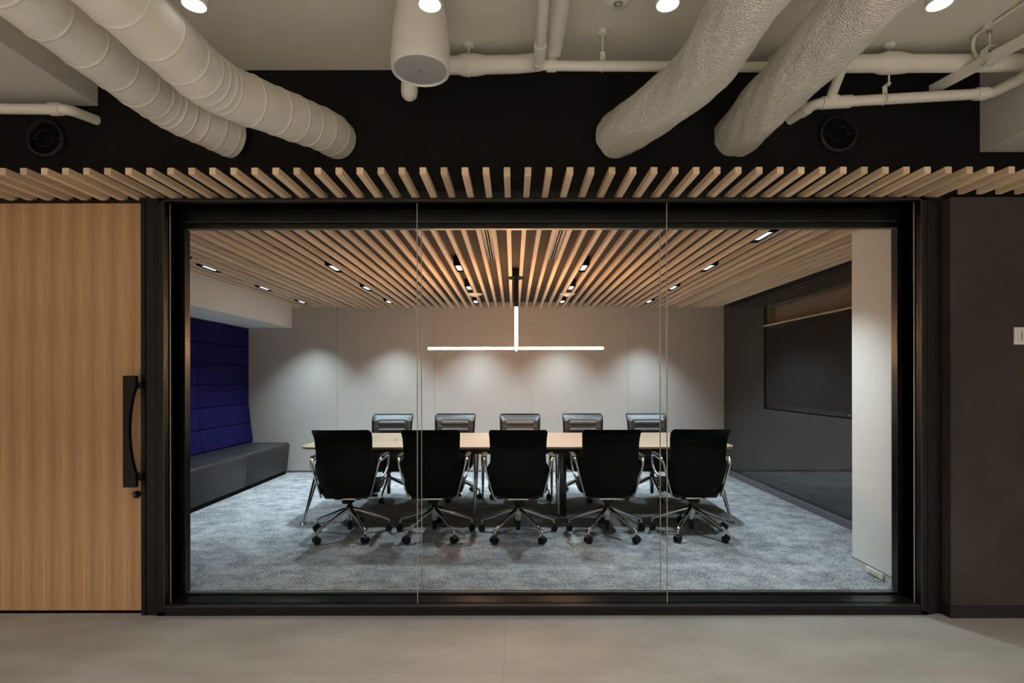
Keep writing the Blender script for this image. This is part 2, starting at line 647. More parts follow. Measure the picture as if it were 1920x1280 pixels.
# ------------------------------------------------------------------ setting: lobby
struct('floor_lobby', MB().box(-6, 6, -5, 3.15, -0.06, 0.0), M['tile'], 'pale beige stone tile floor in front of the glazed wall', 'floor')
struct('floor_room', MB().box(-4.1, 3.4, 3.15, YB + 0.1, -0.06, 0.004), M['carpet'], 'mottled blue-grey carpet of the meeting room', 'floor')
struct('ceiling_lobby', MB().box(-6, 6, -5, YW + 0.35, ZC, ZC + 0.1), M['lobby_ceiling'], 'plain beige painted lobby ceiling above the ducts', 'ceiling')
struct('ceiling_room', MB().box(-4.1, 3.4, YW + 0.25, YB + 0.1, 2.475, 2.56), M['deck'], 'dark brown board ceiling above the timber slats', 'ceiling')
struct('wall_front', MB().box(-6, 2.46, 3.12, 3.22, 2.44, ZC).box(2.46, 6, 3.12, 3.22, 2.38, ZC)
       .box(-6, -2.14, 3.12, 3.2, 2.378, 2.46), M['black_wall'], 'black painted wall band above the timber slats', 'wall')
struct('wall_right', MB().box(2.468, 6, 3.012, 3.30, 0.068, 2.375), M['plaster'], 'dark troweled plaster wall beside the glazed wall', 'wall')
struct('baseboard_right', MB().box(2.46, 6, 3.006, 3.30, 0, 0.066), M['plinth'], 'dark flat baseboard under the plaster wall', 'baseboard')
struct('wall_behind', MB().box(-6, 6, -5.1, -5, 0, ZC), M['lobby_wall'], 'pale lobby wall behind the viewer', 'wall')
struct('wall_lobby_left', MB().box(-6.1, -6, -5, YW + 0.2, 0, ZC), M['lobby_wall'], 'pale lobby end wall beyond the door', 'wall')
struct('wall_lobby_right', MB().box(6, 6.1, -5, YW + 0.2, 0, ZC), M['lobby_wall'], 'pale lobby end wall beyond the plaster wall', 'wall')
struct('trim_1', MB().box(-6, -2.43, 0.6, 3.125, 2.953, ZC), M['soffit_lobby'], 'pale boxed-in beam over the wooden door', 'beam')
struct('trim_2', MB().box(2.73, 6, 0.9, 3.125, 2.675, ZC), M['soffit_lobby'], 'pale boxed-in beam over the plaster wall', 'beam')

# ------------------------------------------------------------------ door
DP = 0.1172
d_x0, d_x1, d_y = -3.63, -2.150, 3.1
door = MB().box(d_x0, d_x1, d_y, d_y + 0.045, 0.012, 2.376)
x = -2.21
knots = MB()
do = struct('door_1', door, veneer_mat(DP, -2.21 - (d_x0 + d_x1) / 2 + 20 * DP - 40 * DP), 'sliding door of repeat-matched brown wood veneer', 'door')
for i in range(14):
    xx = -2.21 - i * DP - 0.34 * DP
    if d_x0 < xx < d_x1:
        knots.lathe([(0.0022, 0.0006), (0.003, 0.0)], (xx, d_y - 0.0005, 0.27), 'Y', 8)
attach(do, knots, 'knot', plain('knot_brown', (0.17, 0.08, 0.035), 0.6))
struct('wall_left', MB().box(-6, d_x0 - 0.01, 3.08, 3.2, 0, 2.378), M['black_wall'], 'black wall on the far side of the wooden door', 'wall')
struct('trim_3', MB().box(d_x0 - 0.01, d_x1 + 0.01, 3.09, 3.16, 2.3775, 2.395), M['frame'], 'black head track above the wooden door', 'trim')
struct('wall_pocket', MB().box(-6, -2.05, 3.22, 3.28, 0, 2.45), M['black_wall'], 'dark wall hidden behind the sliding door', 'wall')
struct('trim_6', MB().box(-6, -2.14, 3.09, 3.2, 0.0, 0.0105), M['black_matte'], 'black strip standing for the dark gap under the sliding door', 'trim')  # darkness of the gap below the door, put in as a black strip
# pull handle: straight outside edge, bowed inside edge, two stand-offs
hd = MB()
hx0, hx1 = (232 - 963) * 0.00302, (255.5 - 963) * 0.00302
hz0, hz1 = 1.35 - (912 - 711) * 0.00302, 1.35 - (703 - 711) * 0.00302
hwid = hx1 - hx0
poly = [(hx0, hz0), (hx1, hz0), (hx1, hz0 + 0.075)]
for k in range(1, 24):
    t = k / 24
    zz = hz0 + 0.075 + (hz1 - hz0 - 0.14) * t
    poly.append((hx1 - hwid * 0.54 * (1 - (2 * t - 1) ** 2) ** 0.85, zz))
poly += [(hx1, hz1 - 0.065), (hx1, hz1), (hx0, hz1)]
hd.prism(poly, 3.012, 3.036, 'Y')
hh = attach(do, hd, 'handle', M['black_plastic'], 20, 'black bowed pull handle')
so = MB()
for zz in (hz1 - 0.055, hz0 + 0.055):
    so.box(hx1 - 0.03, hx1 + 0.021, 3.03, 3.1, zz - 0.018, zz + 0.018)
attach(hh, so, 'standoff', M['black_plastic'])
lk = MB().lathe([(0.0001, -0.022), (0.011, -0.022), (0.0195, -0.016), (0.0205, 0.0)], (-2.186, 3.1, 0.687), 'Y', 24)
lkx = (252.5 - 963) * 0.003075
lk.lathe([(0.0001, -0.03), (0.012, -0.03), (0.015, -0.018), (0.015, -0.01)], (lkx + 0.001, 3.1, 0.690), 'Y', 24)
lko = attach(do, lk, 'lock', M['black_plastic'])
attach(lko, MB().lathe([(0.0001, -0.033), (0.0045, -0.033), (0.005, -0.029)], (lkx + 0.001, 3.1, 0.690), 'Y', 16), 'key_cylinder', M['steel'])

# ------------------------------------------------------------------ glazed wall (window_1)
def fx(px): return (px - 963) * 0.00306
fr = MB()
# left jamb post with grooves
for a, b, y in ((264.5, 272.2, 3.058), (274.4, 290.6, 3.058), (292.6, 296.4, 3.052)):
    fr.box(fx(a), fx(b), y, 3.20, 0, 2.385)
fr.box(fx(265), fx(298), 3.11, 3.20, 0, 2.385)
# right post
for a, b, y in ((1737.5, 1743.0, 3.052), (1745.0, 1751.0, 3.058), (1753.0, 1768.2, 3.068)):
    fr.box(fx(a), fx(b), y, 3.20, 0, 2.385)
fr.box(fx(1736), fx(1768.2), 3.11, 3.20, 0, 2.385)
# casing ring around the opening
fr.box(fx(297.6), FX0, 3.05, 3.20, 0, 2.388)
fr.box(FX1, fx(1736), 3.05, 3.20, 0, 2.388)
fr.box(fx(297.6), fx(1736), 3.05, 3.20, 0.0, 0.022)
fr.box(fx(300), fx(1734), 3.054, 3.20, 0.022, 0.052)
fr.box(-2.139, fx(1768.2), 3.05, 3.20, 2.372, 2.388)
fr.box(-2.139, fx(1768.2), 3.12, 3.22, 2.388, 2.45)
win = struct('window_1', fr, M['frame'], 'black framed double glazed wall of the meeting room', 'glass wall')
# highlight along the casing edges, put in as lighter strips
ar = MB()
ar.box(FX0 - 0.004, FX0, 3.0475, 3.05, 0.052, 2.374)
ar.box(FX1, FX1 + 0.004, 3.0475, 3.05, 0.052, 2.374)
ar.box(FX0, FX1, 3.0515, 3.054, 0.0495, 0.053)
ar.box(FX0, FX1, 3.0475, 3.05, 2.3725, 2.3775)
attach(win, ar, 'edge_highlight', plain('casing_highlight', (0.07, 0.063, 0.06), 0.35, metal=0.4))
# reveal lining and the rear frame
rv = MB()
rv.box(FX0 - 0.02, FX0, 3.09, 3.26, 0.0, 2.372)
rv.box(FX1, FX1 + 0.02, 3.09, 3.26, 0.0, 2.372)
rv.box(FX0, FX1, 3.09, 3.26, 0.02, 0.053)
rv.box(FX0, FX1, 3.09, 3.20, 2.372, 2.40)
rv.box(FX0, FX1, 3.20, 3.225, 2.297, 2.40)
attach(win, rv, 'reveal', M['frame_in'])
rf = MB()
rf.box(FX0, FX0 + 0.021, 3.21, 3.26, 0.053, 2.372)
rf.box(FX1 - 0.021, FX1, 3.21, 3.26, 0.053, 2.372)
rf.box(FX0, FX1, 3.215, 3.26, 0.053, 0.0625)
rf.box(FX0, FX1, 3.222, 3.26, 2.2625, 2.40)
attach(win, rf, 'inner_frame', M['frame_in'])
tl = MB()
tl.box(FX0 + 0.02, FX1 - 0.02, 3.198, 3.2015, 2.2945, 2.2985)
tl.box(FX0 + 0.02, FX1 - 0.02, 3.2205, 3.2235, 2.2605, 2.2635)
tl.box(FX0 + 0.02, FX1 - 0.02, 3.2135, 3.2165, 0.0605, 0.064)
tl.box(FX0 + 0.0195, FX0 + 0.0225, 3.2085, 3.2115, 0.06, 2.26)
tl.box(FX1 - 0.0225, FX1 - 0.0195, 3.2085, 3.2115, 0.06, 2.26)
attach(win, tl, 'glazing_bead', plain('bead_metal', (0.11, 0.10, 0.095), 0.35, metal=0.7))
JX = (-0.559, 0.890)
edges = (FX0 + 0.003, JX[0], JX[1], FX1 - 0.003)
for y, z0, z1 in ((3.092, 0.053, 2.372), (3.234, 0.063, 2.262)):
    for a, b in zip(edges[:-1], edges[1:]):
        pn = MB()
        pn.mats = [M['glass'], M['joint']]
        pn.box(a + 0.002, b - 0.002, y, y + 0.010, z0, z1)
        pn.mi = [1, 1, 0, 1, 0, 1]            # ground edges, clear faces
        attach(win, pn, 'pane', None, 0)
    for jx in JX:
        attach(win, MB().box(jx - 0.0018, jx + 0.0018, y + 0.001, y + 0.009, z0, z1), 'glass_joint', M['joint'], 0)

# ------------------------------------------------------------------ setting: meeting room
bw = MB()
seams = (-4.1, -2.57, -1.148, 0.256, 1.66, 3.2)
for a, b in zip(seams[:-1], seams[1:]):
    bw.box(a + 0.0016, b - 0.0016, YB, YB + 0.06, 0, 2.475)
bw.box(-4.1, 3.2, YB + 0.01, YB + 0.08, 0, 2.475)
struct('wall_back', bw, M['room_wall'], 'pale grey cloth-faced back wall behind the table', 'wall', smooth=0)
struct('baseboard_back', MB().box(-4.0, 3.06, YB - 0.008, YB, 0.004, 0.03), M['skirting'], 'thin dark baseboard along the grey back wall', 'baseboard')
struct('wall_side_left', MB().box(-4.1, -4.0, 3.28, YB, 0, 2.475), M['room_white'], 'white side wall behind the blue upholstery', 'wall')
struct('trim_4', MB().box(-4.0, -3.228, 3.262, YB, 2.10, 2.475), M['room_white'], 'white boxed-in beam above the blue upholstery', 'beam')
struct('wall_pier', MB().box(2.462, 3.2, 3.30, 3.88, 0, 2.475), M['room_white'], 'white pier just inside the glazed wall', 'wall')
struct('wall_jamb', MB().box(FX1 + 0.02, 2.462, 3.20, 3.30, 0, 2.475).box(-4.1, FX0 - 0.02, 3.21, 3.27, 0, 2.475)
       .box(-4.1, 3.2, 3.26, 3.30, 2.40, 2.475), M['black_wall'], 'black wall edges around the glass inside the room', 'wall')
pb = MB().box(2.4585, 2.462, 3.305, 3.88, 0.004, 0.056)
struct('baseboard_pier', pb, M['skirting_white'], 'pale baseboard of the white pier', 'baseboard')
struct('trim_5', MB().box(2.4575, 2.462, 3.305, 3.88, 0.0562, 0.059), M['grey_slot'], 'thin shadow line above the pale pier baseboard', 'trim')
# dark glossy side wall with the screen niche
NY0, NY1, NZ0, NZ1 = 4.25, 6.52, 0.985, 2.225
gw = MB()
gw.box(3.06, 3.10, NY1 + 0.0015, YB, 0.06, 2.475)
gw.box(3.06, 3.10, NY0, NY1 - 0.0015, 0.06, NZ0)
gw.box(3.06, 3.10, NY0, NY1 - 0.0015, NZ1, 2.475)
gw.box(3.06, 3.10, 3.88, NY0 - 0.002, 0.06, 2.475)
struct('wall_side_right', gw, M['gloss_panel'], 'dark glossy panelled wall around the screen', 'wall', smooth=0)
nb = MB().box(3.20, 3.24, NY0, NY1 + 0.02, NZ0 - 0.02, NZ1 + 0.02)
nb.box(3.10, 3.20, NY1, NY1 + 0.02, NZ0 - 0.02, NZ1 + 0.02)
nb.box(3.10, 3.20, NY0 - 0.02, NY0, NZ0 - 0.02, NZ1 + 0.02)
nb.box(3.10, 3.20, NY0, NY1, NZ1, NZ1 + 0.02)
nb.box(3.10, 3.20, NY0, NY1, NZ0 - 0.02, NZ0)
struct('wall_niche', nb, M['niche'], 'brown lining of the recess above the screen', 'wall')
struct('wall_outer_right', MB().box(3.24, 3.3, 3.88, YB, 0, 2.475).box(3.11, 3.2, 6.56, YB, 0, 2.475), M['black_matte'], 'hidden backing behind the glossy wall', 'wall')
struct('baseboard_side', MB().box(3.0, 3.06, 3.88, YB, 0.004, 0.06), M['skirting'], 'grey baseboard along the dark glossy wall', 'baseboard')

# ------------------------------------------------------------------ screen
tv = thing('wall_screen', (3.08, 5.3, 1.0), 'large dark flat screen set in the recess of the glossy wall', 'screen')
attach(tv, MB().rbox(3.068, 3.125, 4.32, 6.505, 0.995, 1.975, 0.004), 'bezel', M['tv_body'])
attach(tv, MB().box(3.064, 3.069, 4.36, 6.465, 1.045, 1.945), 'display', M['tv'])
attach(tv, MB().box(3.0655, 3.0685, 4.86, 4.875, 1.012, 1.018), 'standby_light', M['red_led'])
attach(tv, MB().box(3.05, 3.20, NY0, NY1, 1.988, 2.002), 'top_shelf', M['niche_edge'], 35, 'pale strip along the top of the screen')
attach(tv, MB().box(3.11, 3.20, 4.9, 5.9, 1.2, 1.8), 'bracket', M['tv_body'])

# ------------------------------------------------------------------ timber battens
def batten_x(k): return P0 + PITCH * (k + 0.5)

can = thing('timber_canopy', (0.1, 2.9, ZS), 'row of short pale timber battens projecting over the glazed wall and the door', 'batten canopy')
for k in range(-36, 36):
    xk = batten_x(k)
    yend = 3.012 if xk > 2.45 else 3.118
    attach(can, MB().rbox(xk - BW / 2, xk + BW / 2, 2.70, yend, ZS, ZS + BH, 0.0012, 1), 'batten', M['batten'], 30)
sc = thing('timber_slat_ceiling', (0, 5.4, ZS), 'long pale timber slats running under the meeting room ceiling to the back wall', 'slat ceiling')
for k in range(-31, 29):
    xk = batten_x(k)
    if xk - BW / 2 < -3.226 or xk + BW / 2 > 3.058:
        continue
    y0 = 3.884 if xk + BW / 2 > 2.46 else 3.302
    attach(sc, MB().rbox(xk - BW / 2, xk + BW / 2, y0, YB - 0.001, ZS, ZS + BH, 0.0012, 1), 'slat', M['batten_in'], 30)

# ------------------------------------------------------------------ recessed lamps between the slats
def spot(name, loc, energy, col, deg, blend, parent, r=0.03, aim=None):
    l = bpy.data.lights.new(name, 'SPOT')
    l.energy = energy
    l.color = col
    l.spot_size = math.radians(deg)
    l.spot_blend = blend
    l.shadow_soft_size = r
    o = bpy.data.objects.new(name, l)
    COL.objects.link(o)
    o.parent = parent
    o.location = loc
    if aim:
        o.rotation_euler = aim
    return o


cols = [(-27, 'column nearest the blue upholstery'), (-16, 'second column from the blue upholstery'), (-5, 'column just bench-side of the pendant'),
        (6, 'column just screen-side of the pendant'), (17, 'column nearest the screen')]
rows = [(5.02, 'front row'), (6.12, 'second row'), (7.20, 'row by the back wall')]
spots_at = [(m, cn, y, rn) for y, rn in rows for m, cn in cols] + [(17, 'column nearest the screen', 3.92, 'closest to the white pier')]
for m, cn, y, rn in spots_at:
    xc = P0 + PITCH * m
    t = thing('recessed_lamp', (xc, y, ZS), 'slim black ceiling lamp, %s, %s' % (rn, cn), 'ceiling lamp', 'recessed lamps between the ceiling slats')
    hb = MB()
    hb.box(-0.034, -0.026, -0.16, 0.16, 0.0, 0.05)
    hb.box(0.026, 0.034, -0.16, 0.16, 0.0, 0.05)
    hb.box(-0.034, 0.034, -0.16, -0.135, 0.0, 0.05)
    hb.box(-0.034, 0.034, 0.12, 0.16, 0.0, 0.05)
    hb.box(-0.034, 0.034, -0.16, 0.16, 0.05, 0.084)
    hb.build('housing', M['black_matte'], t)
    led = MB().box(-0.021, 0.021, -0.12, 0.105, 0.010, 0.022).build('led_strip', M['led_cool'], t)
    spot('lamp_light', (0, 0, 0.004), ROOM_LAMP * (1.65 if y > 7 else 1.0 if y > 4.5 else 1.05), ROOM_COL, 92 if y > 7 else 104, 1.0, t, 0.05)
# the lamps of the front-most row over the doorway side, mostly behind the frame
for m, cn in cols[:4]:
    pass

# slot diffusers
for m, w in ((-2, 'bench-side'), (3, 'screen-side')):
    xc = P0 + PITCH * m
    t = thing('slot_diffuser', (xc, 4.0, 2.41), 'narrow grey linear air slot between the slats, %s one of the pair' % w, 'air vent', 'linear air slots in the slat ceiling')
    r_ = MB()
    for a, b in ((-0.034, -0.014), (-0.004, 0.004), (0.014, 0.034)):
        r_.box(a, b, -0.69, 0.73, 0.0, 0.05)
    r_.box(-0.034, 0.034, 0.725, 0.735, 0, 0.05)
    r_.box(-0.034, 0.034, -0.695, -0.685, 0, 0.05)
    r_.build('rail', M['slot_metal'], t)
    MB().box(-0.034, 0.034, -0.69, 0.73, 0.05, 0.064).build('duct_box', M['black_matte'], t)

se = thing('ceiling_sensor', (-2.735, 4.47, ZS - 0.02), 'tiny black sensor under the slats beside the white boxed-in beam', 'sensor')
attach(se, MB().rbox(-2.755, -2.715, 4.43, 4.51, ZS - 0.022, ZS - 0.0005, 0.003), 'body', M['black_plastic'])
attach(se, MB().lathe([(0.0001, -0.004), (0.008, -0.003), (0.011, 0.0)], (-2.735, 4.47, ZS - 0.022), 'Z', 16), 'eye', M['white_plastic'])
# round detectors poking through the slats
for xx, w in ((-0.475, 'bench-side'), (0.657, 'screen-side')):
    t = thing('ceiling_detector', (xx, 6.5, ZS), 'flat white round detector set into the slats, %s of the pendant' % w, 'detector', 'round detectors in the slat ceiling')
    MB().lathe([(0.0001, -0.030), (0.03, -0.030), (0.045, -0.022), (0.05, -0.010)], (0, 0, 0), 'Z', 32).build('sensor', M['white_plastic'], t)
    MB().lathe([(0.05, -0.0115), (0.088, -0.009), (0.095, -0.002), (0.095, -0.0005)], (0, 0, 0), 'Z', 40).build('rim', M['white_plastic'], t)

# ------------------------------------------------------------------ pendant lamp
PX, PY = 0.028, 5.45
pd = thing('pendant_lamp', (PX, PY, 1.64), 'cross-shaped pendant of thin glowing warm white tubes over the table', 'pendant lamp')
attach(pd, MB().lathe([(0.0001, -0.012), (0.078, -0.012), (0.082, -0.006), (0.082, 0.0)], (PX, PY, ZS), 'Z', 32).box(PX - 0.035, PX + 0.035, PY - 0.05, PY + 0.05, ZS, ZS + 0.085), 'canopy', M['black_plastic'])
attach(pd, MB().rbox(PX - 0.025, PX + 0.025, PY - 0.025, PY + 0.025, 2.09, ZS - 0.012, 0.004), 'stem', M['black_plastic'])
attach(pd, MB().cyl((PX, PY, 2.092), (PX, PY, 1.675), 0.0155, None, 20), 'vertical_tube', M['led_warm'])
attach(pd, MB().tube([(PX - 0.892, PY, 1.667), (PX + 0.882, PY, 1.667)], 0.0125, 16, round_ends=True), 'horizontal_tube', M['led_warm'])
attach(pd, MB().tube([(PX, PY - 0.02, 1.664), (PX, PY + 0.02, 1.646)], [0.011, 0.007], 12, round_ends=True), 'end_cap', M['led_warm'])

# ------------------------------------------------------------------ conference table
tb = thing('conference_table', (0.035, 5.55, 0.0), 'long maple conference table with rounded corners on chrome legs', 'table')
TX0, TX1, TY0, TY1 = -1.99, 2.06, 4.90, 6.20


def rrect(x0, x1, y0, y1, r, n=8, bow=0.0):
    p = []
    for cx, cy, a0 in ((x1 - r, y1 - r, 0), (x0 + r, y1 - r, 90), (x0 + r, y0 + r, 180), (x1 - r, y0 + r, 270)):
        for k in range(n + 1):
            a = math.radians(a0 + 90 * k / n)
            p.append((cx + r * math.cos(a), cy + r * math.sin(a)))
    return p


top = rrect(TX0, TX1, TY0, TY1, 0.13)
tin = rrect(TX0 + 0.003, TX1 - 0.003, TY0 + 0.003, TY1 - 0.003, 0.127)
tlo = rrect(TX0 + 0.012, TX1 - 0.012, TY0 + 0.012, TY1 - 0.012, 0.118)
tt = MB().mat(M['table_edge'])
tt.rings([[(a, b, 0.706) for a, b in tlo], [(a, b, 0.712) for a, b in top], [(a, b, 0.7265) for a, b in top]], cap0=True, cap1=False)
tt.mat(M['table_top'])
tt.rings([[(a, b, 0.7265) for a, b in top], [(a, b, 0.730) for a, b in tin]], cap0=False, cap1=True)
top_o = attach(tb, tt, 'tabletop', None, 30)
seam = MB().box(0.03, 0.032, TY0 + 0.004, TY1 - 0.004, 0.7296, 0.7303)
attach(top_o, seam, 'seam_line', M['table_edge'])
attach(top_o, MB().rbox(-1.222, -1.195, 5.42, 5.56, 0.7285, 0.7315, 0.001, 1), 'cable_flap', M['grey_slot'], 30, 'small dark cable flap')
attach(top_o, MB().rbox(1.265, 1.292, 5.42, 5.56, 0.7285, 0.7315, 0.001, 1), 'cable_flap', M['grey_slot'], 30)
for yb in (5.06, 6.02):
    bm_ = MB().box(-1.85, 1.92, yb - 0.022, yb + 0.022, 0.695, 0.706).box(-1.85, 1.92, yb + 0.014, yb + 0.022, 0.655, 0.70)
    bm_.box(-1.85, 1.92, yb - 0.022, yb + 0.022, 0.645, 0.657)
    xs = -1.85
    while xs < 1.9:
        bm_.box(xs, xs + 0.022, yb - 0.022, yb + 0.014, 0.65, 0.70)
        xs += 0.088
    attach(tb, bm_, 'beam', plain('dark_grey_steel', (0.02, 0.02, 0.022), 0.5))
for xb in (-1.7, -0.35, 0.43, 1.76):
    attach(tb, MB().box(xb - 0.03, xb + 0.03, 5.03, 6.05, 0.66, 0.70), 'crossbar', M['black_plastic'])
for (fxp, fyp, txp, typ) in ((-1.965, 4.985, -1.80, 5.07), (-0.375, 5.08, -0.355, 5.09), (0.428, 5.08, 0.412, 5.09), (2.035, 4.985, 1.87, 5.07),
                             (-1.965, 6.10, -1.80, 6.01), (-0.35, 6.04, -0.345, 6.03), (0.43, 6.04, 0.425, 6.03), (2.035, 6.10, 1.87, 6.01)):
    lg = MB()
    a, b = Vector((fxp, fyp, 0.018)), Vector((txp, typ, 0.70))
    pts = [a.lerp(b, t) for t in (0, 0.3, 0.6, 0.8, 1)]
    lg.tube(pts, [0.010, 0.017, 0.023, 0.026, 0.027], 16)
    lo = attach(tb, lg, 'leg', M['chrome'])
    attach(lo, MB().lathe([(0.036, 0.004), (0.036, 0.008), (0.022, 0.014), (0.012, 0.024)], (fxp, fyp, 0), 'Z', 24), 'foot', M['chrome'])
attach(tb, MB().rbox(0.445, 0.515, 5.22, 5.30, 0.004, 0.70, 0.004), 'cable_column', plain('smoked_gloss', (0.02, 0.018, 0.02), 0.12, spec=0.6), 35, 'dark glossy cable column')

# ------------------------------------------------------------------ office chairs
def lerp_tab(tab, z):
    if z <= tab[0][0]: return tab[0][1]
    for (a, va), (b, vb) in zip(tab[:-1], tab[1:]):
        if z <= b:
            t = (z - a) / (b - a)
            t = t * t * (3 - 2 * t) * 0.5 + t * 0.5
            return va + (vb - va) * t
    return tab[-1][1]


W_TAB = [(0.345, 0.196), (0.37, 0.206), (0.46, 0.232), (0.585, 0.266), (0.615, 0.258), (0.65, 0.236), (0.70, 0.232), (0.80, 0.236), (0.936, 0.243)]
Y_TAB = [(0.345, -0.135), (0.37, -0.165), (0.45, -0.20), (0.60, -0.212), (0.75, -0.215), (0.85, -0.228), (0.895, -0.255), (0.92, -0.290), (0.936, -0.322)]
C_TAB = [(0.345, 0.05), (0.45, 0.085), (0.585, 0.10), (0.65, 0.045), (0.75, 0.030), (0.93, 0.022)]   # how far the sides wrap forward


def back_point(u, z, off):
    w = lerp_tab(W_TAB, z)
    y = lerp_tab(Y_TAB, z)
    c = lerp_tab(C_TAB, z)
    # rounded top corners
    if z > 0.905:
        w -= 0.012 * ((z - 0.905) / 0.025) ** 2
    uu = abs(u)
    return Vector((u * w, y + c * uu ** 3.0 + off, z))


def sheet(mb, pf, nu, nv):
    """Closed solid between pf(i,j,0) (back) and pf(i,j,1) (front)."""
    v = []
    for s in (0, 1):
        for j in range(nv + 1):
            for i in range(nu + 1):
                v.append(pf(i / nu, j / nv, s))
    n = (nu + 1) * (nv + 1)
    f = []
    idx = lambda i, j, s: s * n + j * (nu + 1) + i
    for j in range(nv):
        for i in range(nu):
            f.append((idx(i, j, 0), idx(i + 1, j, 0), idx(i + 1, j + 1, 0), idx(i, j + 1, 0)))
            f.append((idx(i, j, 1), idx(i, j + 1, 1), idx(i + 1, j + 1, 1), idx(i + 1, j, 1)))
    for i in range(nu):
        f.append((idx(i, 0, 0), idx(i, 0, 1), idx(i + 1, 0, 1), idx(i + 1, 0, 0)))
        f.append((idx(i, nv, 0), idx(i + 1, nv, 0), idx(i + 1, nv, 1), idx(i, nv, 1)))
    for j in range(nv):
        f.append((idx(0, j, 0), idx(0, j + 1, 0), idx(0, j + 1, 1), idx(0, j, 1)))
        f.append((idx(nu, j, 0), idx(nu, j, 1), idx(nu, j + 1, 1), idx(nu, j + 1, 0)))
    mb.add(v, f)
    return mb


def pill(u, z, zc, hw, hh):
    """signed closeness to a horizontal pill: +1 in its middle, 0 at its edge, negative outside."""
    dx = max(0.0, abs(u) - (hw - hh))
    d = math.hypot(dx, z - zc)
    return 1 - d / hh


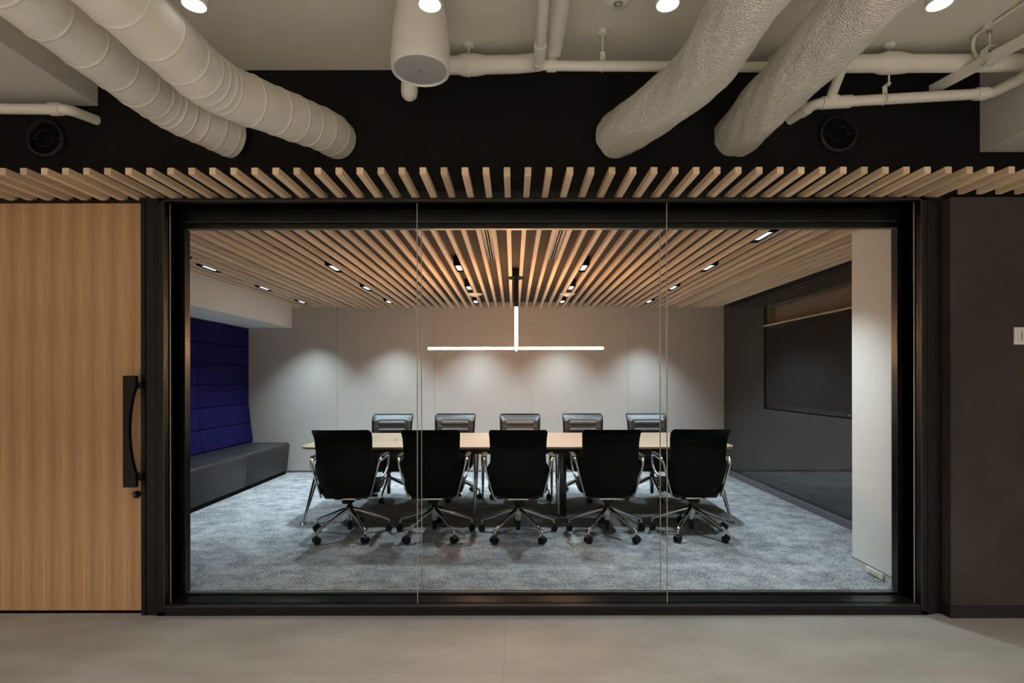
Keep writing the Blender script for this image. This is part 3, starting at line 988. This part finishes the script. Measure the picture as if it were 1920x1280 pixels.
def make_chair():
    root = thing('office_chair', (0, 0, 0), '', 'chair')

    def shell(a, b, s):
        u, z = a * 2 - 1, 0.345 + b * (0.936 - 0.345)
        p = back_point(u, z, 0.0 if s == 0 else 0.014)
        if s == 0:
            for zc in (0.86, 0.79, 0.72):
                q = pill(p.x, z, zc, 0.15, 0.018)
                if -0.6 < q:
                    p.y += 0.004 * max(0, 1 - abs(q) * 1.6)
        return p
    sheet(MB(), shell, 28, 44).build('back_shell', M['leather'], root, 50)

    def pad(a, b, s):
        u, z = (a * 2 - 1) * 0.955, 0.40 + b * (0.922 - 0.40)
        edge = min(1.0, min(1 - abs(a * 2 - 1), 1.0) * 6) * min(1.0, min(b, 1 - b) * 9)
        edge = math.sin(edge * PI / 2)
        p = back_point(u, z, 0.0141 if s == 0 else 0.017 + 0.032 * edge)
        if s == 1:
            for zc in (0.828, 0.745, 0.662):
                q = pill(p.x, z, zc, 0.165, 0.026)
                if q > 0:
                    p.y += 0.012 * math.sin(min(1, q * 1.3) * PI / 2) - 0.006
                elif q > -0.7:
                    p.y -= 0.008 * (1 - (abs(q + 0.12) / 0.6) ** 2) if abs(q + 0.12) < 0.6 else 0
        return p
    sheet(MB(), pad, 40, 72).build('back_cushion', M['leather_front'], root, 50)
    # seat
    st = MB()
    rings = []
    for zz, k in ((0.365, 0.86), (0.375, 0.94), (0.41, 1.0), (0.445, 1.0), (0.462, 0.975), (0.472, 0.92)):
        ring = []
        for i in range(40):
            a = 2 * PI * i / 40
            ca, sa = math.cos(a), math.sin(a)
            e = 0.42
            px = 0.258 * k * math.copysign(abs(ca) ** e, ca)
            py = 0.235 * k * math.copysign(abs(sa) ** e, sa)
            dz = -0.03 * max(0, (py - 0.12) / 0.1) if py > 0.12 else 0
            ring.append((px, py + 0.08, zz + dz))
        rings.append(ring)
    st.rings(rings)
    st.build('seat', M['leather'], root, 60)
    # under-seat pan and mechanism
    MB().rbox(-0.185, 0.185, -0.13, 0.23, 0.335, 0.37, 0.015).build('seat_pan', M['black_plastic'], root)
    tm = MB().rbox(-0.045, 0.045, -0.10, 0.12, 0.285, 0.34, 0.012)
    tm.box(0.05, 0.17, 0.03, 0.045, 0.325, 0.337)
    tm.rbox(0.16, 0.23, 0.02, 0.055, 0.318, 0.342, 0.006)
    tm.build('tilt_mechanism', M['black_plastic'], root)
    MB().rbox(-0.09, 0.09, -0.150, -0.09, 0.330, 0.345, 0.005).build('back_bracket', M['chrome'], root)
    # armrests
    for sgn in (-1, 1):
        ctrl = [(0.205, -0.135, 0.350), (0.262, -0.150, 0.560), (0.286, -0.145, 0.665), (0.292, 0.02, 0.674), (0.290, 0.205, 0.664),
                (0.286, 0.222, 0.560), (0.272, 0.11, 0.490), (0.225, 0.02, 0.40)]
        path = round_path([(sgn * a, b, c) for a, b, c in ctrl], [0.06, 0.05, 0.05, 0.035, 0.05, 0.05], 5)
        n = len(path)
        rad = []
        for i, p in enumerate(path):
            t = i / (n - 1)
            rad.append(0.0085 + 0.006 * math.exp(-((t - 0.36) / 0.12) ** 2))
        arm = MB().tube(path, rad, 12, 1.5).build('armrest', M['chrome'], root, 60)
        MB().rbox(sgn * 0.293 - 0.021, sgn * 0.293 + 0.021, -0.09, 0.165, 0.683, 0.694, 0.005).build('arm_pad', M['black_plastic'], arm)
    # gas lift
    MB().lathe([(0.016, 0.215), (0.016, 0.30)], (0, 0, 0), 'Z', 20).lathe([(0.026, 0.20), (0.026, 0.255), (0.022, 0.262)], (0, 0, 0), 'Z', 20).build('gas_lift', M['black_plastic'], root)
    MB().lathe([(0.020, 0.125), (0.024, 0.132), (0.033, 0.21), (0.030, 0.236), (0.024, 0.242)], (0, 0, 0), 'Z', 24).build('hub', M['chrome'], root)
    MB().lathe([(0.0185, 0.045), (0.0195, 0.05), (0.0195, 0.126)], (0, 0, 0), 'Z', 20).build('lift_sleeve', M['black_plastic'], root)
    for i in range(5):
        a = math.radians(90 + 72 * i)          # one leg forward, two towards the back corners
        d = Vector((math.cos(a), math.sin(a), 0))
        pts = [d * 0.020 + Vector((0, 0, 0.222)), d * 0.06 + Vector((0, 0, 0.212)), d * 0.19 + Vector((0, 0, 0.160)), d * 0.30 + Vector((0, 0, 0.118)), d * 0.328 + Vector((0, 0, 0.105)), d * 0.335 + Vector((0, 0, 0.09)), d * 0.335 + Vector((0, 0, 0.072))]
        MB().tube(pts, [0.019, 0.018, 0.014, 0.011, 0.0105, 0.010, 0.009], 12, 1.15).build('base_leg', M['chrome'], root, 60)
        c = d * 0.335
        ca = MB()
        ta = a + PI / 2 + (0.25 if i % 2 else -0.2)
        tx = Vector((math.cos(ta), math.sin(ta), 0))
        for s in (-1, 1):
            q = c + tx * (s * 0.0165) + Vector((0, 0, 0.033))
            ca.tube([q - tx * 0.0115, q - tx * 0.009, q + tx * 0.009, q + tx * 0.0115], [0.022, 0.029, 0.029, 0.022], 20)
        q = c + Vector((0, 0, 0.04))
        ca.tube([q - tx * 0.006, q + tx * 0.006], 0.024, 14)
        ca.tube([c + Vector((0, 0, 0.045)), c + Vector((0, 0, 0.075))], 0.010, 10)
        ca.build('caster', M['black_plastic'], root, 50)
    return root


chair0 = make_chair()
front_x = (-1.425, -0.69, 0.037, 0.812, 1.552)
back_x = (-1.43, -0.70, 0.075, 0.82, 1.58)
words = ('closest to the blue bench', 'second from the blue bench', 'in the middle of its row', 'second from the dark screen wall', 'closest to the dark screen wall')
first = True
for i, xx in enumerate(front_x):
    o = chair0 if first else copy_tree(chair0)
    first = False
    o.location = (xx, 4.64 + (0.0, 0.0, -0.015, 0.0, 0.02)[i], 0.004)
    o.rotation_euler = (0, 0, (0.03, 0.02, 0.0, -0.015, -0.02)[i])
    tag(o, 'black leather office chair with its back to the glass, %s' % words[i], 'chair', 'office chairs on the near side of the table')
for i, xx in enumerate(back_x):
    o = copy_tree(chair0)
    o.location = (xx, 6.10 + (0.0, 0.02, -0.01, 0.01, 0.0)[i], 0.004)
    o.rotation_euler = (0, 0, PI + (0.02, -0.03, 0.0, 0.01, 0.02)[i])
    tag(o, 'black leather office chair facing the glass across the table, %s' % words[i], 'chair', 'office chairs on the far side of the table')

# ------------------------------------------------------------------ bench and blue upholstery
bn = thing('bench', (-3.6, 5.5, 0.004), 'long low grey leather bench under the blue upholstery', 'bench')
yb = [3.32, 4.05, 5.25, 6.45, 7.64]
for a, b in zip(yb[:-1], yb[1:]):
    s = MB()
    bm = bmesh.new()
    bmesh.ops.create_cube(bm, size=1.0)
    for p in bm.verts:
        X = -3.20 if p.co.x > 0 else -3.92
        Z = 0.455 if p.co.z > 0 else 0.055
        if p.co.x > 0 and p.co.z < 0: X = -3.245
        p.co = Vector((X, (a + 0.0025) if p.co.y < 0 else (b - 0.0025), Z))
    long_e = [e for e in bm.edges if abs(e.verts[0].co.y - e.verts[1].co.y) > 0.1 and e.verts[0].co.x > -3.5 and e.verts[0].co.z > 0.3]
    bmesh.ops.bevel(bm, geom=long_e, offset=0.05, segments=6, profile=0.5, affect='EDGES')
    bmesh.ops.bevel(bm, geom=[e for e in bm.edges if e.calc_face_angle(0) > 0.6], offset=0.008, segments=2, profile=0.5, affect='EDGES')
    bm.verts.index_update()
    s.add([p.co[:] for p in bm.verts], [[q.index for q in fc.verts] for fc in bm.faces])
    bm.free()
    attach(bn, s, 'seat_module', M['bench'], 40)
attach(bn, MB().box(-3.92, -3.262, 3.33, 7.63, 0.004, 0.056), 'toe_kick', M['black_matte'])

up = thing('upholstered_backrest', (-3.93, 5.5, 0.455), 'tall deep blue padded backrest of stitched blocks above the bench', 'backrest')
zr = [0.458, 0.73, 1.00, 1.29, 1.555, 1.82, 2.096]
yc = [3.32, 4.05, 5.25, 6.49, 7.752]
def ux(z): return -3.775 - 0.068 * max(0, min(1, (z - 0.45) / 0.55)) ** 0.8
for z0, z1 in zip(zr[:-1], zr[1:]):
    for y0, y1 in zip(yc[:-1], yc[1:]):
        bm = bmesh.new()
        bmesh.ops.create_cube(bm, size=1.0)
        for p in bm.verts:
            Z = z1 - 0.001 if p.co.z > 0 else z0 + 0.001
            X = ux(Z) if p.co.x > 0 else -3.99
            p.co = Vector((X, y0 + 0.001 if p.co.y < 0 else y1 - 0.001, Z))
        bmesh.ops.bevel(bm, geom=[e for e in bm.edges if e.verts[0].co.x > -3.95 and e.verts[1].co.x > -3.95], offset=0.018, segments=4, profile=0.5, affect='EDGES')
        bm.verts.index_update()
        s = MB().add([p.co[:] for p in bm.verts], [[q.index for q in fc.verts] for fc in bm.faces])
        bm.free()
        attach(up, s, 'pad', M['blue'], 50)

# ------------------------------------------------------------------ outlet on the pier, switch on the plaster wall
ot = thing('power_outlet', (2.458, 3.63, 0.02), 'white double socket plate low on the white pier', 'power outlet')
attach(ot, MB().rbox(2.4475, 2.4575, 3.54, 3.715, 0.012, 0.052, 0.002, 1), 'plate', M['white_plastic'])
for yy in (3.60, 3.655):
    so_ = MB().rbox(2.4455, 2.448, yy - 0.018, yy + 0.018, 0.02, 0.044, 0.001, 1)
    so_o = attach(ot, so_, 'socket', M['white_plastic'])
    sl = MB()
    for dz in (-0.005, 0.005):
        sl.box(2.4448, 2.4456, yy - 0.008, yy + 0.008, 0.032 + dz - 0.0012, 0.032 + dz + 0.0012)
    attach(so_o, sl, 'slot', M['grey_slot'])
sw = thing('switch_plate', (2.88, 3.01, 1.54), 'small white switch plate on the dark plaster wall', 'switch')
attach(sw, MB().rbox(2.82, 2.945, 3.002, 3.0118, 1.542, 1.64, 0.003, 2), 'plate', M['white_plastic'])
attach(sw, MB().rbox(2.838, 2.868, 2.999, 3.003, 1.556, 1.626, 0.001, 1), 'rocker', M['white_plastic'])
attach(sw, MB().box(2.8565, 2.8605, 2.998, 2.9995, 1.565, 1.617), 'indicator_slot', M['grey_slot'])

# ------------------------------------------------------------------ round vents in the black wall
for (cx, cz, w) in ((-2.726, 2.758, 'beside the door-side pipe'), (1.895, 2.778, 'under the pipe by the plaster wall')):
    t = thing('round_vent', (cx, 3.12, cz - 0.11), 'black round air diffuser on the black wall, %s' % w, 'air vent', 'round diffusers on the black wall')
    ring = MB().lathe([(0.113, 0.0), (0.113, -0.008), (0.106, -0.018), (0.094, -0.020), (0.086, -0.006), (0.086, 0.0)], (cx, 3.119, cz), 'Y', 48)
    attach(t, ring, 'rim', M['vent'], 40)
    attach(t, MB().lathe([(0.0001, -0.004), (0.088, -0.003), (0.09, 0.0)], (cx, 3.119, cz), 'Y', 40), 'backing', M['black_matte'])  # flush disc, its black stands in for a shaded recess
    c2 = MB().torus((cx, 3.105, cz), 0.049, 0.0022, 'Y', 48, 8)
    c2.box(cx - 0.088, cx - 0.05, 3.108, 3.113, cz - 0.0025, cz + 0.0025).box(cx + 0.05, cx + 0.088, 3.108, 3.113, cz - 0.0025, cz + 0.0025)
    attach(t, c2, 'inner_ring', M['vent'], 40)

# ------------------------------------------------------------------ air ducts
def band_duct(path, r, step, seed, bands_at):
    rnd = random.Random(seed)
    p = resample(path, 0.004)
    s = 0.0
    acc = [0.0]
    for a, b in zip(p[:-1], p[1:]):
        s += (b - a).length
        acc.append(s)
    rad = []
    for q in acc:
        k = min(abs(q - b) for b in bands_at)
        rad.append(r + 0.0038 * math.exp(-(k / 0.0048) ** 2) + 0.0012 * math.sin(q * 23 + seed))
    return MB().tube(p, rad, 40)


Y0 = 0.9
dA = thing('air_duct', (-1.81, 2.0, 2.65), 'smooth cream duct with raised hoops, running beside the boxed beam', 'duct', 'cream air ducts entering the black wall')
pA = round_path([(-1.81, Y0, 2.775), (-1.81, 2.78, 2.772), (-1.635, 3.118, 2.757)], 0.16, 8)
attach(dA, band_duct(pA, 0.112, 0.2, 1, [0.17, 0.37, 0.58, 0.78, 0.98, 1.16, 1.34, 1.52, 1.66, 1.78, 1.84, 1.88, 1.96, 2.04, 2.14, 2.22]), 'pipe_body', M['duct'], 70)
dB = thing('air_duct', (-1.3, 2.0, 2.5), 'smooth cream duct with raised hoops, bending across the front of its neighbour', 'duct', 'cream air ducts entering the black wall')
pB = round_path([(-1.335, Y0, 2.64), (-1.315, 2.34, 2.635), (-1.045, 3.0, 2.745), (-1.025, 3.118, 2.752)], [0.14, 0.08], 8)
attach(dB, band_duct(pB, 0.114, 0.2, 2, [0.12, 0.32, 0.52, 0.70, 0.88, 1.06, 1.22, 1.32, 1.38, 1.43, 1.47, 1.62, 1.78, 1.90, 2.0, 2.1, 2.2]), 'pipe_body', M['duct'], 70)


def lumpy_duct(path, r, seed):
    rnd = random.Random(seed)
    p = resample(path, 0.015)
    mb = MB()
    ph = [rnd.uniform(0, 6) for _ in range(8)]
    p0 = p
    rings = []
    t0 = (p[1] - p[0]).normalized()
    n = Vector((0, 0, 1)); n = (n - t0 * n.dot(t0)).normalized()
    seg = 64
    for i, q in enumerate(p):
        t = (p[min(i + 1, len(p) - 1)] - p[max(i - 1, 0)]).normalized()
        n = (n - t * n.dot(t)).normalized()
        b = t.cross(n)
        ring = []
        for k in range(seg):
            a = 2 * PI * k / seg
            rr = r + 0.0032 * math.sin(3 * a + i * 0.13 + ph[0]) + 0.0028 * math.sin(5 * a - i * 0.21 + ph[1]) + 0.0022 * math.sin(9 * a + i * 0.37 + ph[2]) + rnd.uniform(-0.0013, 0.0013)
            ring.append(q + (n * math.cos(a) + b * math.sin(a)) * rr)
        rings.append(ring)
    return mb.rings(rings)


dC = thing('insulated_duct', (0.86, 2.0, 2.6), 'duct in bumpy netted white insulation, bent where it nears the black wall', 'duct', 'netted insulated ducts entering the black wall')
pC = round_path([(0.875, Y0, 2.745), (0.855, 2.50, 2.745), (0.592, 3.118, 2.765)], 0.2, 8)
attach(dC, lumpy_duct(pC, 0.128, 3), 'lagging', M['netted'], 70)
dD = thing('insulated_duct', (1.3, 2.0, 2.6), 'straight duct in bumpy netted white insulation', 'duct', 'netted insulated ducts entering the black wall')
pD = [(1.278, Y0, 2.70), (1.303, 3.118, 2.775)]
attach(dD, lumpy_duct(pD, 0.130, 4), 'lagging', M['netted'], 70)

# ------------------------------------------------------------------ pipework
def pipe_thing(name, path, r, mat, label, sleeves=(), group=None, cat='pipe', seg=18, round_ends=False, part='pipe_run'):
    p0 = path[0]
    zs = min(p[2] for p in path)
    xs = sum(p[0] for p in path) / len(path)
    ys = sum(p[1] for p in path) / len(path)
    t = thing(name, (xs, ys, zs - r), label, cat, group)
    attach(t, MB().tube(path, r, seg, round_ends=round_ends), part, mat, 60)
    for a, b in sleeves:
        a, b = Vector(a), Vector(b)
        attach(t, MB().cyl(a, b, r * 1.22, None, seg), 'sleeve', mat, 40)
    return t


# lagged pipe from behind the speaker, turning towards the viewer
lp = round_path([(-0.573, 2.945, 2.935), (-0.565, 2.92, 3.045), (-0.42, 2.885, 3.048), (-0.20, 2.885, 3.050), (0.02, 2.875, 3.048), (0.205, 2.86, 3.058), (0.215, 2.40, 3.058), (0.22, 0.9, 3.058)],
                [0.06, 0.08, 0.05, 0.05, 0.14, 0.05], 8)
lt = pipe_thing('lagged_pipe', lp, 0.046, M['pipe_wrap'], 'thick wrapped cream pipe curving past the speaker to run along the ceiling', round_ends=True)
attach(lt, MB().tube([(-0.30, 2.885, 3.05), (-0.27, 2.885, 3.05), (-0.20, 2.885, 3.05), (-0.15, 2.885, 3.05)], [0.046, 0.056, 0.055, 0.047], 20), 'wrap', M['pipe_wrap'], 60)
# thin pipe on the ceiling that turns and runs along the wall
tp = round_path([(0.129, 0.9, 2.985), (0.134, 2.775, 2.985), (0.19, 2.78, 2.984), (1.715, 2.78, 2.972), (1.745, 2.925, 2.903)], [0.05, 0.05, 0.03], 6)
pipe_thing('water_pipe', tp, 0.0255, M['pipe'], 'thin cream pipe with an elbow beside the lagged pipe, passing behind the insulated ducts',
           [((0.1335, 2.60, 2.985), (0.134, 2.72, 2.985)), ((0.175, 2.78, 2.9842), (0.225, 2.78, 2.9838)), ((0.134, 2.745, 2.985), (0.135, 2.78, 2.985))])
# lagged pipe by the plaster wall
lp2 = [(1.38, 2.875, 3.046), (1.8, 2.875, 3.048), (2.4, 2.87, 3.046), (2.728, 2.865, 3.046)]
lt2 = pipe_thing('lagged_pipe', resample(lp2, 0.1), 0.045, M['pipe_wrap'], 'thick wrapped cream pipe running to the boxed beam by the plaster wall')
attach(lt2, MB().tube([(1.96, 2.874, 3.048), (2.0, 2.874, 3.05), (2.07, 2.874, 3.05), (2.13, 2.874, 3.047)], [0.046, 0.057, 0.055, 0.047], 20), 'wrap', M['pipe_wrap'], 60)
# drain pipe with tee
dp = round_path([(1.615, 3.118, 2.862), (1.665, 2.94, 2.868), (2.63, 2.93, 2.918), (2.665, 2.80, 2.922), (2.675, 1.2, 2.93)], [0.05, 0.03, 0.03], 6)
pipe_thing('drain_pipe', dp, 0.0275, M['pipe'], 'cream drain pipe with a tee, running below the wrapped pipe to the boxed beam',
           [((1.64, 3.03, 2.865), (1.652, 2.985, 2.866)), ((1.70, 2.94, 2.870), (1.86, 2.938, 2.878)), ((2.54, 2.931, 2.913), (2.60, 2.931, 2.916)), ((2.668, 2.78, 2.922), (2.669, 2.70, 2.9225)), ((1.75, 2.921, 2.905), (1.752, 2.932, 2.885))])
# pipe under the beam over the door
dl = round_path([(-3.6, 2.95, 2.858), (-2.46, 2.95, 2.846), (-2.435, 3.118, 2.868)], 0.05, 6)
pipe_thing('drain_pipe', dl, 0.0275, M['pipe'], 'cream pipe ending in an elbow under the boxed beam over the door', [((-2.56, 2.95, 2.847), (-2.50, 2.95, 2.8465))])


# hangers
def hanger(x, y, z_low, label, clamp=True):
    t = thing('pipe_hanger', (x, y, z_low), label, 'pipe hanger', 'ceiling hangers of the pipes')
    attach(t, MB().lathe([(0.010, -0.020), (0.026, -0.014), (0.031, -0.004), (0.031, 0.0)], (x, y, ZC - 0.0005), 'Z', 24), 'ceiling_rose', M['white_metal'])
    attach(t, MB().cyl((x, y, ZC - 0.015), (x, y, z_low), 0.0048, None, 10), 'rod', M['white_metal'])
    return t


h = hanger(0.467, 2.782, 3.045, 'white drop rod and clip holding the thin pipe near the round emergency lamp')
attach(h, MB().box(0.454, 0.480, 2.776, 2.788, 3.010, 3.056).torus((0.467, 2.78, 2.982), 0.028, 0.003, 'X', 24, 6), 'clip', M['white_metal'])
h = hanger(-0.24, 2.885, 2.985, 'white drop rod holding the wrapped pipe beside the pendant speaker')
h = hanger(2.04, 2.895, 2.94, 'white drop rod through the wrapped pipe down to the drain pipe')
attach(h, MB().box(2.028, 2.052, 2.925, 2.931, 2.895, 2.955).box(2.03, 2.05, 2.89, 2.93, 2.950, 2.956).torus((2.04, 2.932, 2.886), 0.0295, 0.003, 'X', 24, 6), 'clip', M['white_metal'])
# steel channel with its hanger
su = thing('strut_channel', (2.45, 2.6, 2.96), 'slanting cream steel channel hung below the ceiling by the boxed beam', 'strut channel')
a, b = Vector((2.372, 3.02, 2.985)), Vector((2.60, 2.0, 2.985))
d = (b - a).normalized()
sd = Vector((d.y, -d.x, 0)).normalized()
upv = Vector((0, 0, 1))
prof = [(-0.0215, 0.021), (-0.0215, -0.021), (0.0215, -0.021), (0.0215, 0.021), (0.011, 0.021), (0.011, 0.016), (0.017, 0.016), (0.017, -0.017), (-0.017, -0.017), (-0.017, 0.016), (-0.011, 0.016), (-0.011, 0.021)]
stm = MB().rings([[q + sd * px + upv * pz for px, pz in prof] for q in (a, b)])
attach(su, stm, 'channel', M['pipe'], 30)
hx, hy = 2.437, 2.728
h = hanger(hx, hy, 3.03, 'drop rod with a square saddle carrying the slanting steel channel')
hb = MB()
hb.box(hx - 0.030, hx + 0.030, hy - 0.02, hy + 0.02, 3.04, 3.045)
hb.box(hx - 0.030, hx - 0.0262, hy - 0.02, hy + 0.02, 2.958, 3.045).box(hx + 0.0262, hx + 0.030, hy - 0.02, hy + 0.02, 2.958, 3.045)
hb.box(hx - 0.030, hx + 0.030, hy - 0.02, hy + 0.02, 2.956, 2.961)
attach(h, hb, 'saddle', M['white_metal'])
attach(h, MB().lathe([(0.012, 0), (0.012, 0.012)], (hx, hy, 3.118), 'Z', 6), 'nut', M['steel'])
# flexible conduit
cp = round_path([(2.47, 0.9, 3.148), (2.445, 2.57, 3.148), (2.42, 2.80, 3.147), (2.425, 2.815, 3.10), (2.435, 2.80, 3.03), (2.49, 2.80, 3.02), (2.56, 2.82, 3.03)], 0.04, 5)
t = thing('flexible_conduit', (2.45, 2.7, 3.0), 'thin cream flexible conduit along the ceiling looping onto the wrapped pipe', 'conduit')
p = resample(cp, 0.004)
attach(t, MB().tube(p, [0.0085 + 0.0012 * (i % 2) for i in range(len(p))], 10), 'hose', M['pipe'], 60)

# ------------------------------------------------------------------ pendant speaker
SX, SY, SZ = -0.424, 2.45, 2.766
spk = thing('pendant_speaker', (SX, SY, SZ), 'large cream tapering pendant loudspeaker with a round grey grille', 'speaker')
R = 0.136
attach(spk, MB().lathe([(R * 0.90, 0.004), (R * 0.93, -0.003), (R * 0.965, -0.002), (R * 0.99, 0.008), (R, 0.028), (R * 0.995, 0.055), (R * 0.93, 0.17), (R * 0.80, 0.30), (R * 0.62, 0.36), (R * 0.25, 0.385), (0.02, 0.394)], (SX, SY, SZ), 'Z', 56), 'housing', M['white_metal'], 50)
gr = attach(spk, MB().lathe([(0.0001, -0.0015), (R * 0.45, -0.0005), (R * 0.85, 0.003), (R * 0.905, 0.006)], (SX, SY, SZ), 'Z', 56), 'grille', M['grille'], 50)
attach(gr, MB().lathe([(0.0001, -0.004), (0.004, -0.003), (0.0045, 0.0)], (SX, SY, SZ), 'Z', 16), 'badge', M['grey_slot'])

# ------------------------------------------------------------------ emergency lamp
el = thing('emergency_lamp', (0.504, 2.555, ZC - 0.012), 'flat round white emergency lamp in the lobby ceiling', 'emergency lamp')
attach(el, MB().lathe([(0.018, -0.012), (0.045, -0.010), (0.058, -0.004), (0.060, -0.0005)], (0.504, 2.555, ZC), 'Z', 40), 'rim', M['white_plastic'])
attach(el, MB().torus((0.504, 2.555, ZC - 0.012), 0.017, 0.004, 'Z', 28, 8), 'lens_ring', M['steel'])
attach(el, MB().lathe([(0.0001, -0.014), (0.008, -0.013), (0.012, -0.010)], (0.504, 2.555, ZC), 'Z', 20), 'lens', plain('amber_lens', (0.55, 0.42, 0.22), 0.2))
attach(el, MB().lathe([(0.0001, -0.013), (0.004, -0.0125), (0.0042, -0.008)], (0.494, 2.515, ZC), 'Z', 12), 'indicator', M['blue_dot'])

# ------------------------------------------------------------------ lobby downlights
LY, LZ = 1.90, 2.684
names = ('over the cream ducts', 'in front of the pendant speaker', 'beside the netted ducts', 'near the strut channel')
lobby_spots = [((365 - 963) * 0.0021, LY, n) for n in ()]
for px, n in ((365, names[0]), (807, names[1]), (1253, names[2]), (1763, names[3])):
    X = (px - 963) * 0.0019
    t = thing('ceiling_spotlight', (X, LY, LZ), 'small bright white cylinder spotlight hanging %s' % n, 'spotlight', 'cylinder spotlights of the lobby')
    MB().lathe([(0.036, 0.001), (0.041, -0.001), (0.0425, 0.004), (0.0425, 0.12), (0.041, 0.124), (0.006, 0.125), (0.006, ZC - LZ - 0.008), (0.035, ZC - LZ - 0.007), (0.035, ZC - LZ - 0.0005)], (0, 0, 0), 'Z', 36).build('housing', M['white_metal'], t, 40)
    MB().lathe([(0.0001, -0.0015), (0.030, -0.001), (0.0385, -0.0005), (0.039, 0.003)], (0, 0, 0), 'Z', 36).build('lens', M['led_lens'], t, 40)
    spot('lamp_light', (0, 0, -0.012), LOBBY_LAMP, LOBBY_COL, 58, 0.7, t, 0.04)
# unseen spotlight rows, added as fill for the ducts, battens and door
for yy, e in ((0.45, LOBBY_MID_FILL), (-1.1, LOBBY_BACK_FILL), (-2.5, LOBBY_BACK_FILL), (-3.9, LOBBY_BACK_FILL * 0.6)):
    for X in (-3.6, -1.25, 1.25, 3.6):
        w = 'first' if yy > 0 else ('second' if yy > -2 else ('third' if yy > -3 else 'last'))
        t = thing('ceiling_spotlight', (X, yy, LZ), 'added fill spotlight out of view in the %s row back at %s' % (w, 'the door side' if X < 0 else 'the plaster wall side'), 'spotlight', 'cylinder spotlights of the lobby')
        MB().lathe([(0.038, 0.001), (0.043, -0.001), (0.0445, 0.004), (0.0445, 0.12), (0.006, 0.125), (0.006, ZC - LZ - 0.008), (0.035, ZC - LZ - 0.007), (0.035, ZC - LZ - 0.0005)], (0, 0, 0), 'Z', 24).build('housing', M['white_metal'], t, 40)
        spot('lamp_light', (0, 0, -0.012), e, LOBBY_COL, 124 if yy > 0 else 84, 0.5, t, 0.04)
